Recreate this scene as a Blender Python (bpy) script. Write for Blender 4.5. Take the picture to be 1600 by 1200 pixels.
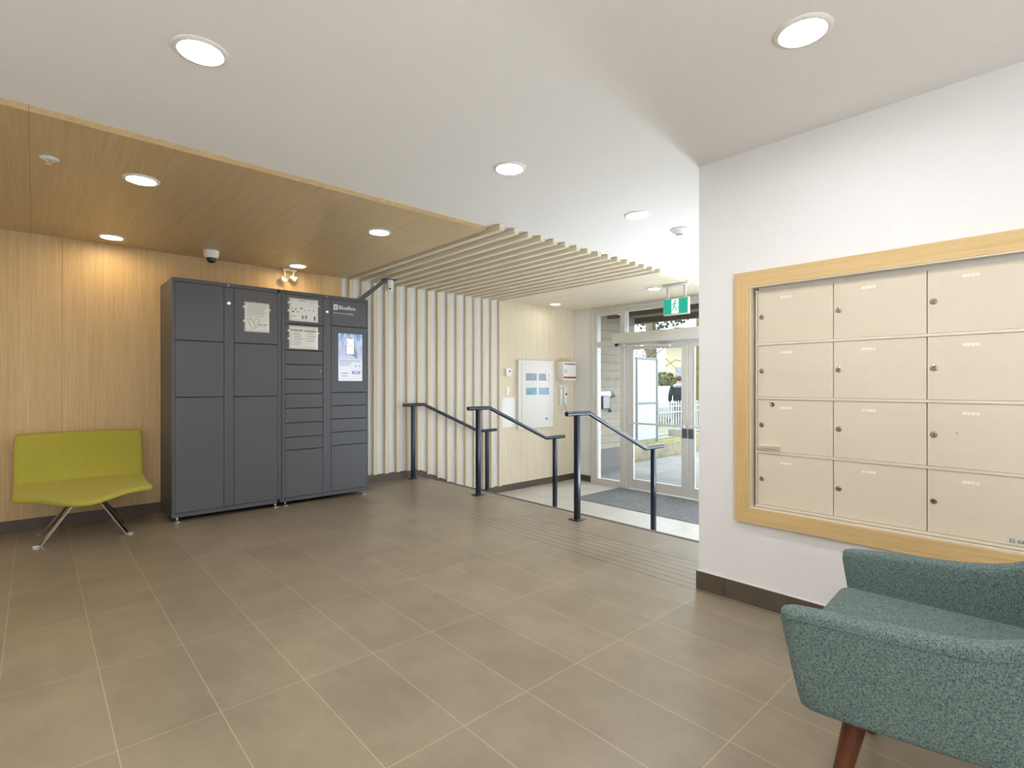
import bpy, bmesh, math, random
from mathutils import Vector, Matrix, Euler
random.seed(7)
for o in list(bpy.data.objects): bpy.data.objects.remove(o)
S = bpy.context.scene
C = S.collection
PI = math.pi
# ------------------------------------------------------------------ camera, world, exposure
cd = bpy.data.cameras.new('camera'); cam = bpy.data.objects.new('camera', cd); C.objects.link(cam)
cam.location = (0, 0, 1.2); cam.rotation_euler = (PI/2, 0, math.radians(47.5-90))
cd.sensor_width = 36; cd.lens = 814/1600*36; cd.shift_y = 0.8/1600; cd.clip_start = .05; cd.clip_end = 300
S.camera = cam
S.view_settings.view_transform = 'Standard'; S.view_settings.look = 'None'
S.view_settings.exposure = 0.12; S.view_settings.gamma = 1; S.view_settings.use_curve_mapping = False
W = bpy.data.worlds.new('world'); S.world = W; W.use_nodes = True
bg = W.node_tree.nodes['Background']; bg.inputs[0].default_value = (.84, .92, 1, 1); bg.inputs[1].default_value = 6.8
LAMP_WHITE = 150.0     # radiance of the downlights in the white ceiling
LAMP_WOOD = 70.0      # radiance of the downlights in the wood ceiling
COL_WHITE = (.98, .985, 1)
FILL_UP = 330.0       # radiance of the added, unseen floor uplighters that lift the ceiling
COL_WOOD = (1, .76, .44)
ZC = 2.48             # white ceiling
ZW = 2.45             # wood ceiling
ZL = -.41             # vestibule floor
YB = 5.86             # back wall
XM = 2.884            # mailbox wall
YM = 1.518            # its free end
XD = 6.78             # entrance glazing
# ------------------------------------------------------------------ node helpers
def srgb(r, g, b):
    f = lambda c: (c/255/12.92) if c/255 <= .04045 else ((c/255+.055)/1.055)**2.4
    return (f(r), f(g), f(b), 1)
class NT:
    def __init__(s, name):
        s.m = bpy.data.materials.new(name); s.m.use_nodes = True; s.t = s.m.node_tree; s.b = s.t.nodes['Principled BSDF']
    def n(s, typ, **k):
        x = s.t.nodes.new(typ)
        for a, v in k.items(): setattr(x, a, v)
        return x
    def l(s, a, b): s.t.links.new(a, b)
    def val(s, sock, v):
        if hasattr(v, 'is_linked') or hasattr(v, 'node'): s.l(v, sock)
        else: sock.default_value = v
    def math(s, op, a, b=0.0, c=0.0):
        x = s.n('ShaderNodeMath', operation=op); s.val(x.inputs[0], a); s.val(x.inputs[1], b); s.val(x.inputs[2], c); return x.outputs[0]
    def mix(s, f, a, b, mode='MIX'):
        x = s.n('ShaderNodeMix', data_type='RGBA', blend_type=mode); s.val(x.inputs[0], f); s.val(x.inputs[6], a); s.val(x.inputs[7], b); return x.outputs[2]
    def coord(s, scale=(1, 1, 1), kind='Object'):
        t = s.n('ShaderNodeTexCoord'); mp = s.n('ShaderNodeMapping'); s.l(t.outputs[kind], mp.inputs[0]); mp.inputs['Scale'].default_value = scale; return mp.outputs[0]
    def noise(s, vec, scale, detail=3, rough=.5):
        x = s.n('ShaderNodeTexNoise'); s.l(vec, x.inputs['Vector']); x.inputs['Scale'].default_value = scale; x.inputs['Detail'].default_value = detail; x.inputs['Roughness'].default_value = rough; return x.outputs['Fac']
    def ramp(s, f, a, b):
        x = s.n('ShaderNodeMapRange'); s.l(f, x.inputs[0]); x.inputs[1].default_value = a; x.inputs[2].default_value = b; return x.outputs[0]
    def bump(s, h, strength, dist=.01):
        x = s.n('ShaderNodeBump'); x.inputs['Strength'].default_value = strength; x.inputs['Distance'].default_value = dist; s.l(h, x.inputs['Height']); s.l(x.outputs[0], s.b.inputs['Normal'])
    def set(s, **k):
        for a, v in k.items(): s.val(s.b.inputs[a.replace('_', ' ')], v)
        return s
def plain(name, col, rough=.5, metal=0, var=.04, scale=30, bump=0, spec=.5, emit=None, es=0, stretch=(1, 1, 1)):
    t = NT(name); v = t.coord(stretch); n = t.noise(v, scale)
    dk = tuple(c*(1-var*2.5) for c in col[:3])+(1,); lt = tuple(min(1, c*(1+var*2.5)) for c in col[:3])+(1,)
    t.set(Base_Color=t.mix(t.ramp(n, .25, .75), dk, lt), Roughness=rough, Metallic=metal, Specular_IOR_Level=spec)
    if bump: t.bump(n, bump)
    if emit: t.b.inputs['Emission Color'].default_value = emit; t.b.inputs['Emission Strength'].default_value = es
    return t.m
def wood(name, c1, c2, axis='z', rough=.42, seams=None):
    t = NT(name); s = {'z': (1, 1, .025), 'y': (1, .025, 1), 'x': (.025, 1, 1)}[axis]
    v = t.coord(s); a = t.noise(v, 90, 4, .6); b = t.noise(v, 22, 3, .6); v2 = t.coord((1, 1, .15) if axis == 'z' else ((1, .15, 1) if axis == 'y' else (.15, 1, 1))); g = t.noise(v2, 260, 2, .7)
    f = t.math('ADD', t.math('MULTIPLY', a, .5), t.math('ADD', t.math('MULTIPLY', b, .3), t.math('MULTIPLY', g, .25)))
    col = t.mix(t.ramp(f, .38, .66), c1, c2)
    if seams:
        sep = t.n('ShaderNodeSeparateXYZ'); tc = t.n('ShaderNodeTexCoord'); t.l(tc.outputs['Object'], sep.inputs[0])
        m = 0.0
        for sx in seams:
            q = t.math('COMPARE', sep.outputs[0], sx, .0018); m = q if m == 0.0 else t.math('MAXIMUM', m, q)
        col = t.mix(t.math('MULTIPLY', m, .6), col, tuple(c*.35 for c in c1[:3])+(1,))
    t.set(Base_Color=col, Roughness=rough, Specular_IOR_Level=.4); t.bump(f, .08, .004)
    return t.m
def tile(name, x0, y0, tx, ty, c1, c2, grout, grooves=None, rough=.36, groove_w=.0028):
    t = NT(name); tc = t.n('ShaderNodeTexCoord'); sep = t.n('ShaderNodeSeparateXYZ'); t.l(tc.outputs['Object'], sep.inputs[0])
    X, Y = sep.outputs[0], sep.outputs[1]
    u = t.math('DIVIDE', t.math('SUBTRACT', X, x0), tx); w = t.math('DIVIDE', t.math('SUBTRACT', Y, y0), ty)
    def edge(q, size, gw):
        fr = t.math('FRACT', t.math('ADD', q, .5)); d = t.math('ABSOLUTE', t.math('SUBTRACT', fr, .5)); return t.math('LESS_THAN', d, gw/size/2)
    gm = t.math('MAXIMUM', edge(u, tx, groove_w), edge(w, ty, groove_w))
    wn = t.n('ShaderNodeTexWhiteNoise'); cmb = t.n('ShaderNodeCombineXYZ')
    t.l(t.math('FLOOR', u), cmb.inputs[0]); t.l(t.math('FLOOR', w), cmb.inputs[1]); t.l(cmb.outputs[0], wn.inputs[0])
    v = t.coord(); n1 = t.noise(v, 3.0, 5, .6); v3 = t.coord((1, .35, 1)); n2 = t.noise(v3, 14, 5, .65)
    f = t.math('ADD', t.math('MULTIPLY', n1, .55), t.math('ADD', t.math('MULTIPLY', n2, .3), t.math('MULTIPLY', wn.outputs[0], .12)))
    col = t.mix(t.ramp(f, .32, .68), c1, c2)
    col = t.mix(t.math('MULTIPLY', gm, .75), col, grout)
    h = t.math('SUBTRACT', 1.0, gm)
    if grooves:
        g0, g1, gp = grooves
        q = t.math('FRACT', t.math('ADD', t.math('DIVIDE', t.math('SUBTRACT', X, g0), gp), .5)); d = t.math('LESS_THAN', t.math('ABSOLUTE', t.math('SUBTRACT', q, .5)), .0075/gp/2)
        inr = t.math('MULTIPLY', t.math('GREATER_THAN', X, g0-gp/2), t.math('LESS_THAN', X, g1+gp/2)); m = t.math('MULTIPLY', d, inr)
        col = t.mix(t.math('MULTIPLY', m, .85), col, (.02, .018, .016, 1)); h = t.math('SUBTRACT', h, m)
    t.set(Base_Color=col, Roughness=t.math('ADD', t.math('MULTIPLY', n2, .06), rough-.03), Specular_IOR_Level=.5)
    t.bump(h, .35, .002)
    return t.m
def fabric(name, c1, c2, scale=260, c3=None):
    t = NT(name); v = t.coord((1, 1, .45)); a = t.noise(v, scale, 2, .7); v2 = t.coord((.4, .4, 1)); b = t.noise(v2, scale*1.1, 2, .7)
    f = t.math('MULTIPLY', t.math('ADD', a, b), .5); col = t.mix(t.ramp(f, .35, .65), c1, c2)
    t.set(Base_Color=col, Roughness=.95, Specular_IOR_Level=.15); t.b.inputs['Sheen Weight'].default_value = .08; t.b.inputs['Sheen Roughness'].default_value = .5
    t.bump(f, .5, .003); return t.m
def glass(name, tint=(.97, .985, .98, 1)):
    m = bpy.data.materials.new(name); m.use_nodes = True; t = m.node_tree; t.nodes.clear()
    o = t.nodes.new('ShaderNodeOutputMaterial'); mx = t.nodes.new('ShaderNodeMixShader'); tr = t.nodes.new('ShaderNodeBsdfTransparent'); gl = t.nodes.new('ShaderNodeBsdfGlossy'); fr = t.nodes.new('ShaderNodeFresnel')
    tr.inputs[0].default_value = tint; gl.inputs['Roughness'].default_value = 0.01; fr.inputs[0].default_value = 1.35
    t.links.new(fr.outputs[0], mx.inputs[0]); t.links.new(tr.outputs[0], mx.inputs[1]); t.links.new(gl.outputs[0], mx.inputs[2]); t.links.new(mx.outputs[0], o.inputs[0]); return m
def emis(name, col, s):
    m = bpy.data.materials.new(name); m.use_nodes = True; b = m.node_tree.nodes['Principled BSDF']
    b.inputs['Base Color'].default_value = tuple(c*.12 for c in col[:3])+(1,); b.inputs['Emission Color'].default_value = tuple(col[:3])+(1,); b.inputs['Emission Strength'].default_value = s; return m
def brickish(name):
    t = NT(name); tc = t.n('ShaderNodeTexCoord'); sep = t.n('ShaderNodeSeparateXYZ'); t.l(tc.outputs['Object'], sep.inputs[0]); cb = t.n('ShaderNodeCombineXYZ'); t.l(sep.outputs[0], cb.inputs[0]); t.l(sep.outputs[2], cb.inputs[1])
    br = t.n('ShaderNodeTexBrick', offset=.35, squash=1); t.l(cb.outputs[0], br.inputs['Vector'])
    br.inputs['Color1'].default_value = srgb(146, 136, 120); br.inputs['Color2'].default_value = srgb(134, 124, 109); br.inputs['Mortar'].default_value = srgb(84, 76, 66)
    br.inputs['Scale'].default_value = 1; br.inputs['Mortar Size'].default_value = .006; br.inputs['Brick Width'].default_value = .62; br.inputs['Row Height'].default_value = .145
    v = t.coord((.3, 1, 1)); n = t.noise(v, 9, 4)
    t.set(Base_Color=t.mix(.35, br.outputs[0], t.mix(n, srgb(100, 93, 82), srgb(166, 158, 142))), Roughness=.8); t.bump(br.outputs[1], -.4, .01); return t.m
M = {}
M['white_wall'] = plain('white_wall_paint', srgb(228, 227, 226), .75, var=.004, scale=40, spec=.25)
M['white_ceil'] = plain('white_ceiling_paint', srgb(236, 234, 230), .85, var=.004, spec=.2)
M['wood_wall'] = wood('oak_veneer_wall', srgb(196, 166, 118), srgb(218, 191, 146), 'z', seams=[.172, 1.73])
M['wood_ceil'] = wood('oak_veneer_ceiling', srgb(184, 157, 112), srgb(206, 181, 138), 'y', .34, seams=[-.02, 1.80])
M['wood_pale'] = wood('daylit_oak_veneer_vestibule', srgb(212, 198, 170), srgb(230, 219, 196), 'z')  # same oak as the lobby veneer, daylight paleness put into the colour
M['wood_daylit_y'] = wood('daylit_oak_veneer_vestibule_ceiling', srgb(212, 198, 170), srgb(230, 219, 196), 'y', .36)  # ceiling grain of the same oak, also paled for daylight
M['wood_slat'] = wood('pale_oak_slat', srgb(212, 199, 172), srgb(230, 219, 195), 'z', .5)
M['wood_slat_y'] = wood('pale_oak_slat_ceiling', srgb(212, 199, 172), srgb(230, 219, 195), 'y', .5)
M['wood_frame'] = wood('oak_frame_vertical', srgb(196, 164, 112), srgb(216, 186, 134), 'z', .45)
M['wood_frame_y'] = wood('oak_frame_horizontal', srgb(196, 164, 112), srgb(216, 186, 134), 'y', .45)
M['tile'] = tile('taupe_porcelain_tile', .2, 1.465, .3043, .6665, srgb(124, 113, 96), srgb(149, 137, 117), srgb(188, 172, 142), grooves=(2.85, 3.30, .0735), rough=.335)
M['tile_daylit'] = tile('daylit_taupe_tile_vestibule', .1, 1.465, .61, .31, srgb(182, 178, 171), srgb(206, 202, 194), srgb(120, 112, 100))  # same tile as the lobby, lightened so the colour carries the daylight
M['tile_base'] = plain('taupe_tile_skirting', srgb(84, 74, 62), .4, var=.05, scale=9)
M['nosing'] = plain('grey_step_nosing', srgb(96, 94, 90), .6)
M['steel_dark'] = plain('dark_grey_powder_coat', srgb(86, 88, 93), .42, .15, var=.02, scale=60, spec=.5)
M['steel_dark2'] = plain('dark_grey_locker_frame', srgb(82, 84, 90), .42, .15, var=.02, scale=60)
M['gap'] = plain('shadow_gap_black', (.006, .006, .007, 1), .9)
M['chrome'] = plain('chrome', (.75, .75, .76, 1), .15, 1, var=.01)
M['satin'] = plain('satin_steel', (.48, .47, .46, 1), .32, 1, var=.03)
M['alu'] = plain('clear_anodised_aluminium', srgb(208, 206, 200), .4, .1, var=.02)
M['white_pvc'] = plain('white_plastic', srgb(235, 234, 230), .4, var=.01)
M['trim_white'] = plain('white_lamp_trim', srgb(232, 230, 225), .4, var=.01)
M['black'] = plain('black_plastic', (.012, .012, .013, 1), .3)
M['rail'] = plain('blue_black_handrail_paint', srgb(34, 44, 60), .3, .25, var=.03, spec=.6)
M['green'] = fabric('olive_green_wool', srgb(156, 152, 56), srgb(186, 180, 84), 300)
M['teal'] = fabric('teal_tweed_upholstery', srgb(40, 60, 64), srgb(122, 138, 130), 360)
M['walnut'] = wood('walnut_leg', srgb(66, 34, 20), srgb(104, 58, 34), 'z', .35)
M['beige'] = plain('beige_mailbox_enamel', srgb(214, 203, 182), .45, var=.006, scale=20)
M['beige_lt'] = plain('pale_aluminium_mailbox_rim', srgb(222, 212, 192), .35, .2, var=.01)
M['brass'] = plain('brushed_nickel_lock', srgb(160, 150, 128), .3, .8)
M['num'] = plain('white_number_tape', srgb(240, 232, 212), .4)
M['paper'] = plain('paper_in_glossy_sleeve', srgb(226, 226, 220), .3, var=.01, spec=.6)
M['ink'] = plain('black_print', (.03, .03, .03, 1), .4)
M['ink_grey'] = plain('grey_print', (.25, .25, .25, 1), .4)
M['decal'] = plain('white_vinyl_lettering', srgb(228, 228, 230), .4)
M['red'] = plain('red_print', srgb(186, 40, 52), .4)
M['mat_pile'] = plain('grey_carpet_mat', srgb(122, 124, 126), .95, var=.24, scale=70, bump=.6, spec=.1)
M['glass'] = glass('clear_glass')
M['ext_frame'] = plain('grey_screen_frame', srgb(96, 102, 100), .6)
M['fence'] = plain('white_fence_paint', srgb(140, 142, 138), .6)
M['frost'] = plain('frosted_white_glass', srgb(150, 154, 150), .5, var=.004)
M['concrete'] = plain('weathered_concrete', srgb(122, 115, 92), .9, var=.12, scale=5, bump=.3)
M['moss'] = plain('mossy_concrete', srgb(104, 100, 54), .95, var=.16, scale=7, bump=.4)
M['paving'] = tile('grey_exterior_paving', 7.0, 1.0, .9, .6, srgb(98, 97, 95), srgb(120, 119, 116), srgb(56, 55, 53), rough=.8, groove_w=.012)
M['ext_wall'] = brickish('ribbed_stone_cladding')
M['plinth'] = plain('grey_render_plinth', srgb(94, 91, 90), .8, var=.05, scale=8)
M['soffit'] = plain('brown_canopy_fascia', srgb(92, 78, 66), .7)
M['soffit_lt'] = plain('beige_canopy_soffit', srgb(120, 110, 94), .7)
M['bark'] = plain('grey_brown_bark', srgb(80, 70, 52), .9, var=.15, scale=14, bump=.5)
M['bark_moss'] = plain('mossy_yellow_bark', srgb(80, 72, 40), .9, var=.2, scale=14, bump=.5)
M['leaf'] = plain('dark_conifer_foliage', srgb(54, 54, 40), .8, var=.2, scale=3)
M['leaf2'] = plain('olive_hedge_foliage', srgb(72, 76, 36), .8, var=.2, scale=6)
M['house'] = plain('cream_house_siding', srgb(166, 156, 134), .8, var=.03, stretch=(.1, .1, 1))
M['roof'] = plain('grey_shingle_roof', srgb(150, 146, 140), .9, var=.08)
M['window_dark'] = plain('house_window_glass', srgb(110, 120, 126), .15)
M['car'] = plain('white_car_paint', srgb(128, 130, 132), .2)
M['rubber'] = plain('black_rubber', (.02, .02, .02, 1), .8)
M['hoodie'] = plain('black_hoodie_cotton', srgb(22, 23, 28), .9, var=.06)
M['hoodie_print'] = plain('grey_white_patterned_hood', srgb(120, 124, 134), .9, var=.38, scale=40)
M['skin'] = plain('skin', srgb(150, 108, 84), .6)
M['hair'] = plain('dark_brown_hair', srgb(48, 36, 30), .8, var=.1)
M['trousers'] = plain('black_trousers', srgb(24, 24, 28), .9)
M['lamp_w'] = emis('white_lamp_glow', COL_WHITE, LAMP_WHITE)
M['fill_up'] = emis('added_uplighter_glow', (.93, .965, 1), FILL_UP)
M['fill_up_vestibule'] = emis('added_vestibule_uplighter_glow', (.84, .92, 1), FILL_UP*.21)
M['lamp_v'] = emis('vestibule_lamp_glow', (1, .92, .80), 28)
M['lamp_y'] = emis('warm_lamp_glow', COL_WOOD, LAMP_WOOD*.9)
# ------------------------------------------------------------------ mesh helpers
class MB:
    def __init__(s): s.bm = bmesh.new(); s.mats = []
    def mi(s, m):
        if m not in s.mats: s.mats.append(m)
        return s.mats.index(m)
    def _fin(s, fs, m):
        i = s.mi(m)
        for f in fs: f.material_index = i
    def box(s, x0, x1, y0, y1, z0, z1, m, bev=0, seg=2):
        v = [s.bm.verts.new(p) for p in ((x0, y0, z0), (x1, y0, z0), (x1, y1, z0), (x0, y1, z0), (x0, y0, z1), (x1, y0, z1), (x1, y1, z1), (x0, y1, z1))]
        fs = [s.bm.faces.new([v[i] for i in q]) for q in ((3, 2, 1, 0), (4, 5, 6, 7), (0, 1, 5, 4), (1, 2, 6, 5), (2, 3, 7, 6), (3, 0, 4, 7))]
        s._fin(fs, m)
        if bev:
            es = set(e for f in fs for e in f.edges); bmesh.ops.bevel(s.bm, geom=list(es), offset=bev, segments=seg, affect='EDGES', profile=.5, clamp_overlap=True)
        return s
    def prism(s, pts, vec, m, bev=0, seg=2):
        a = [s.bm.verts.new(p) for p in pts]; b = [s.bm.verts.new(Vector(p)+Vector(vec)) for p in pts]; n = len(pts)
        fs = [s.bm.faces.new(a[::-1]), s.bm.faces.new(b)]+[s.bm.faces.new((a[i], a[(i+1) % n], b[(i+1) % n], b[i])) for i in range(n)]
        s._fin(fs, m)
        if bev:
            es = set(e for f in fs for e in f.edges); bmesh.ops.bevel(s.bm, geom=list(es), offset=bev, segments=seg, affect='EDGES', profile=.5, clamp_overlap=True)
        bmesh.ops.recalc_face_normals(s.bm, faces=s.bm.faces[:]); return s
    def ring(s, c, x, y, r, n): return [s.bm.verts.new(c+x*(r*math.cos(2*PI*k/n))+y*(r*math.sin(2*PI*k/n))) for k in range(n)]
    def tube(s, pts, r, m, n=12, cap=True):
        pts = [Vector(p) for p in pts]; rs = r if isinstance(r, (list, tuple)) else [r]*len(pts); rings = []
        t0 = (pts[1]-pts[0]).normalized(); x = t0.orthogonal().normalized()
        for i, p in enumerate(pts):
            if i == 0: t = t0; k = 1
            elif i == len(pts)-1: t = (pts[i]-pts[i-1]).normalized(); k = 1
            else:
                a = (pts[i]-pts[i-1]).normalized(); b = (pts[i+1]-pts[i]).normalized(); t = (a+b).normalized(); k = 1
            x = (x-t*x.dot(t)).normalized(); y = t.cross(x); rings.append(s.ring(p, x, y, rs[i]*k, n))
        fs = []
        for a, b in zip(rings, rings[1:]):
            for k in range(n): fs.append(s.bm.faces.new((a[k], a[(k+1) % n], b[(k+1) % n], b[k])))
        if cap: fs.append(s.bm.faces.new(rings[0][::-1])); fs.append(s.bm.faces.new(rings[-1]))
        s._fin(fs, m); return s
    def lathe(s, prof, c, m, axis=(0, 0, 1), n=24):
        c = Vector(c); ax = Vector(axis).normalized(); x = ax.orthogonal().normalized(); y = ax.cross(x); rings = []; fs = []
        for r, h in prof: rings.append(s.ring(c+ax*h, x, y, max(r, 1e-4), n))
        for a, b in zip(rings, rings[1:]):
            for k in range(n): fs.append(s.bm.faces.new((a[k], a[(k+1) % n], b[(k+1) % n], b[k])))
        fs.append(s.bm.faces.new(rings[0][::-1])); fs.append(s.bm.faces.new(rings[-1]))
        s._fin(fs, m); return s
    def quad(s, p, m): f = s.bm.faces.new([s.bm.verts.new(q) for q in p]); s._fin([f], m); return s
    def grid(s, P, m, closed=False):
        vs = [[s.bm.verts.new(p) for p in row] for row in P]; fs = []
        for a, b in zip(vs, vs[1:]):
            for k in range(len(a)-(0 if closed else 1)): fs.append(s.bm.faces.new((a[k], a[(k+1) % len(a)], b[(k+1) % len(a)], b[k])))
        s._fin(fs, m); return vs
ORG = {}
def org(o):
    while o is not None:
        if o.name in ORG: return ORG[o.name]
        o = o.parent
    return Vector((0, 0, 0))
def build(name, mb, parent=None, smooth=30, loc=None, recalc=True):
    bm = mb.bm
    if recalc: bmesh.ops.recalc_face_normals(bm, faces=bm.faces[:])
    off = org(parent) if parent else Vector(loc if loc else (0, 0, 0))
    if off.length: bmesh.ops.translate(bm, verts=bm.verts[:], vec=-off)
    me = bpy.data.meshes.new(name); bm.to_mesh(me); bm.free()
    for m in mb.mats: me.materials.append(m)
    if smooth:
        me.polygons.foreach_set('use_smooth', [True]*len(me.polygons)); me.set_sharp_from_angle(angle=math.radians(smooth))
    o = bpy.data.objects.new(name, me); C.objects.link(o)
    if parent: o.parent = parent
    elif loc: o.location = loc
    return o
def tag(o, label, cat, group=None, kind=None):
    o['label'] = label; o['category'] = cat
    if group: o['group'] = group
    if kind: o['kind'] = kind
    return o
def thing(name, loc, label, cat, group=None, rz=0, local=False):
    o = bpy.data.objects.new(name, None); C.objects.link(o); o.location = loc; o.rotation_euler = (0, 0, rz); o.empty_display_size = .1
    ORG[o.name] = Vector((0, 0, 0)) if local else Vector(loc)
    return tag(o, label, cat, group)
def struct(name, mb, smooth=30): o = build(name, mb, None, smooth); o['kind'] = 'structure'; return o
def sub(o, n=2):
    m = o.modifiers.new('subdivision', 'SUBSURF'); m.levels = n; m.render_levels = n; return o
def text_mesh(mb, body, size, origin, ux, uz, m, align='LEFT', depth=.0008, bold=.0):
    cu = bpy.data.curves.new('t', 'FONT'); cu.body = body; cu.size = size; cu.align_x = align; cu.extrude = depth; cu.offset = size*bold
    ob = bpy.data.objects.new('t', cu); C.objects.link(ob); bpy.context.view_layer.update()
    me = bpy.data.meshes.new_from_object(ob.evaluated_get(bpy.context.evaluated_depsgraph_get()))
    bpy.data.objects.remove(ob); bpy.data.curves.remove(cu)
    ux = Vector(ux); uz = Vector(uz); un = ux.cross(uz); o = Vector(origin); vs = [mb.bm.verts.new(o+ux*v.co.x+uz*v.co.y+un*v.co.z) for v in me.vertices]; i = mb.mi(m)
    for p in me.polygons:
        try: f = mb.bm.faces.new([vs[k] for k in p.vertices]); f.material_index = i
        except ValueError: pass
    bpy.data.meshes.remove(me); return mb
def copy_tree(o, parent=None):
    c = o.copy(); C.objects.link(c); c.parent = parent
    if o.name in ORG: ORG[c.name] = ORG[o.name]
    for ch in list(o.children): copy_tree(ch, c)
    return c
B = lambda *a, **k: MB().box(*a, **k)
# ------------------------------------------------------------------ the setting
struct('floor', B(-1.6, 3.74, -2.4, YB+.2, -.25, 0, M['tile']), 0)
struct('floor_vestibule', B(4.0, XD+.1, YM-.2, YB+.2, ZL-.2, ZL, M['tile_daylit']), 0)
mb = MB(); rz = -ZL/3
mb.box(3.735, 4.04, YM, YB, -.6, -rz, M['tile']); mb.box(4.035, 4.34, YM, YB, -.6, -2*rz, M['tile'])
struct('floor_steps', mb, 0)
mb = MB(); mb.box(3.715, 3.752, YM, YB, -.03, .004, M['nosing'], .002)
for i in (1, 2): mb.box(3.74+.3*i-.025, 3.74+.3*i+.01, YM, YB, -rz*i-.03, -rz*i+.003, M['nosing'])
struct('trim_1', mb)
# ceiling
struct('ceiling', B(-1.6, XD+.1, -2.4, YB+.2, ZC, ZC+.1, M['white_ceil']), 0)
mb = MB(); mb.box(-1.6, 2.695, 3.25, YB, ZW, ZC+.01, M['wood_ceil'])
struct('ceiling_wood_panel', mb, 0)
struct('ceiling_vestibule_panel', B(5.16, XD, 3.25, YB, ZW, ZC+.01, M['wood_daylit_y']), 0)
# walls
struct('wall_back', B(-1.6, 2.66, YB, YB+.2, -.1, ZC, M['wood_wall']), 0)
struct('wall_back_slat_zone', B(2.66, 5.12, YB, YB+.2, -.6, ZC, M['white_wall']), 0)
struct('wall_back_vestibule', B(5.12, XD, YB-.006, YB+.2, -.6, ZC, M['wood_pale']), 0)
struct('wall_left', B(-1.8, -1.6, -2.4, YB+.2, -.1, ZC+.1, M['white_wall']), 0)
struct('wall_rear', B(-1.8, XM+.2, -2.6, -2.4, -.1, ZC+.1, M['white_wall']), 0)
mb = MB()     # mailbox wall with the recess for the cabinet
mb.box(XM, XM+.2, 1.215, YM, -.1, ZC, M['white_wall']); mb.box(XM, XM+.2, -2.4, -.31, -.1, ZC, M['white_wall'])
mb.box(XM, XM+.2, -.31, 1.215, -.1, .525, M['white_wall']); mb.box(XM, XM+.2, -.31, 1.215, 1.735, ZC, M['white_wall']); mb.box(XM+.15, XM+.2, -.31, 1.215, .525, 1.735, M['white_wall'])
struct('wall_right', mb, 0)
struct('wall_vestibule_right', B(XM+.2, XD+.1, YM-.2, YM, -.6, ZC, M['white_wall']), 0)
struct('wall_entrance', B(XD, XD+.16, 5.46, YB+.2, -.6, ZC, M['white_wall']), 0)
# skirting tiles
mb = MB(); mb.box(-1.6, 3.70, YB-.012, YB, 0, .095, M['tile_base'])
mb.prism([(3.70, YB-.012, 0), (3.70, YB-.012, .095), (4.62, YB-.012, ZL+.1), (4.62, YB-.012, ZL), (3.74, YB-.012, ZL)], (0, .012, 0), M['tile_base'])
mb.box(4.62, 5.93, YB-.014, YB, ZL, ZL+.1, M['tile_base']); mb.box(5.933, XD, YB-.014, YB, ZL, ZL+.1, M['tile_base'])
struct('baseboard_back', mb, 0)
struct('baseboard_entrance', B(XD-.012, XD, 5.47, YB-.014, ZL, ZL+.1, M['tile_base']), 0)
mb = MB(); mb.box(XM-.012, XM, 1.36, YM+.012, 0, .105, M['tile_base']); mb.box(XM, 3.5, YM, YM+.012, 0, .105, M['tile_base'])
for k in range(4): mb.box(XM-.012, XM, 1.357-.99*(k+1), 1.357-.99*k, 0, .105, M['tile_base'])
mb.box(XM-.006, XM+.002, -2.4, YM+.006, .105, .11, M['trim_white'])
struct('baseboard_right', mb, 0)
struct('baseboard_left', B(-1.6, -1.588, -2.4, YB, 0, .1, M['tile_base']), 0)
# slats
t = thing('slat_screen', (2.735, YB, 0), 'pale oak slat screen climbing the back wall and running across the ceiling', 'slat screen')
for i in range(16):
    x = 2.735+.156*i; zb = .095
    if x+.053 > 3.70: zb = max(ZL+.1, .095-(x+.053-3.70)*(.095-ZL-.1)/.92)
    build('wall_slat', B(x, x+.053, YB-.042, YB, zb, ZW-.012, M['wood_slat'], .0015, 1), t)
    build('ceiling_slat', B(x, x+.053, 3.13, YB, ZC-.044, ZC, M['wood_slat_y'], .0015, 1), t)
# ------------------------------------------------------------------ entrance glazing
def framebar(mb, y0, y1, z0, z1, x0=XD, d=.10): mb.box(x0, x0+d, y0, y1, z0, z1, M['alu'], .003, 1)
t = bpy.data.objects.new('window_1', None); C.objects.link(t); t.location = (XD, 5.1, ZL); ORG[t.name] = Vector(t.location); t['kind'] = 'structure'
mb = MB(); framebar(mb, 5.40, 5.46, ZL, ZC-.03, XD-.02, .14); framebar(mb, 5.34, 5.40, ZL, 2.38); framebar(mb, 4.79, 4.87, ZL, 2.38, XD-.02, .12); framebar(mb, 4.87, 5.34, ZL, ZL+.08); framebar(mb, 4.87, 5.34, 1.81, 1.89); framebar(mb, 4.87, 5.34, 2.32, 2.38)
mb.box(XD-.02, XD+.12, 1.518, 5.40, 2.38, ZW+.02, M['alu'], .004, 1); mb.box(XD-.03, XD-.018, 1.518, 5.40, 2.41, 2.425, M['alu'])
build('frame', mb, t)
build('side_pane', B(XD+.04, XD+.046, 4.87, 5.34, ZL+.08, 1.81, M['glass']), t); build('upper_side_pane', B(XD+.04, XD+.046, 4.87, 5.34, 1.89, 2.32, M['glass']), t)
mb = MB(); framebar(mb, 1.60, 4.79, 1.80, 1.995); framebar(mb, 1.60, 4.79, 2.34, 2.38); framebar(mb, 2.60, 2.68, ZL, 2.38); framebar(mb, 1.518, 1.60, ZL, 2.38); framebar(mb, 1.6, 2.6, ZL, ZL+.1); framebar(mb, 4.742, 4.79, ZL, 1.80)
build('transom_frame', mb, t)
build('transom_pane', B(XD+.04, XD+.046, 1.60, 4.79, 1.995, 2.34, M['glass']), t); build('far_side_pane', B(XD+.04, XD+.046, 1.60, 2.60, ZL+.1, 1.80, M['glass']), t)
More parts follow.
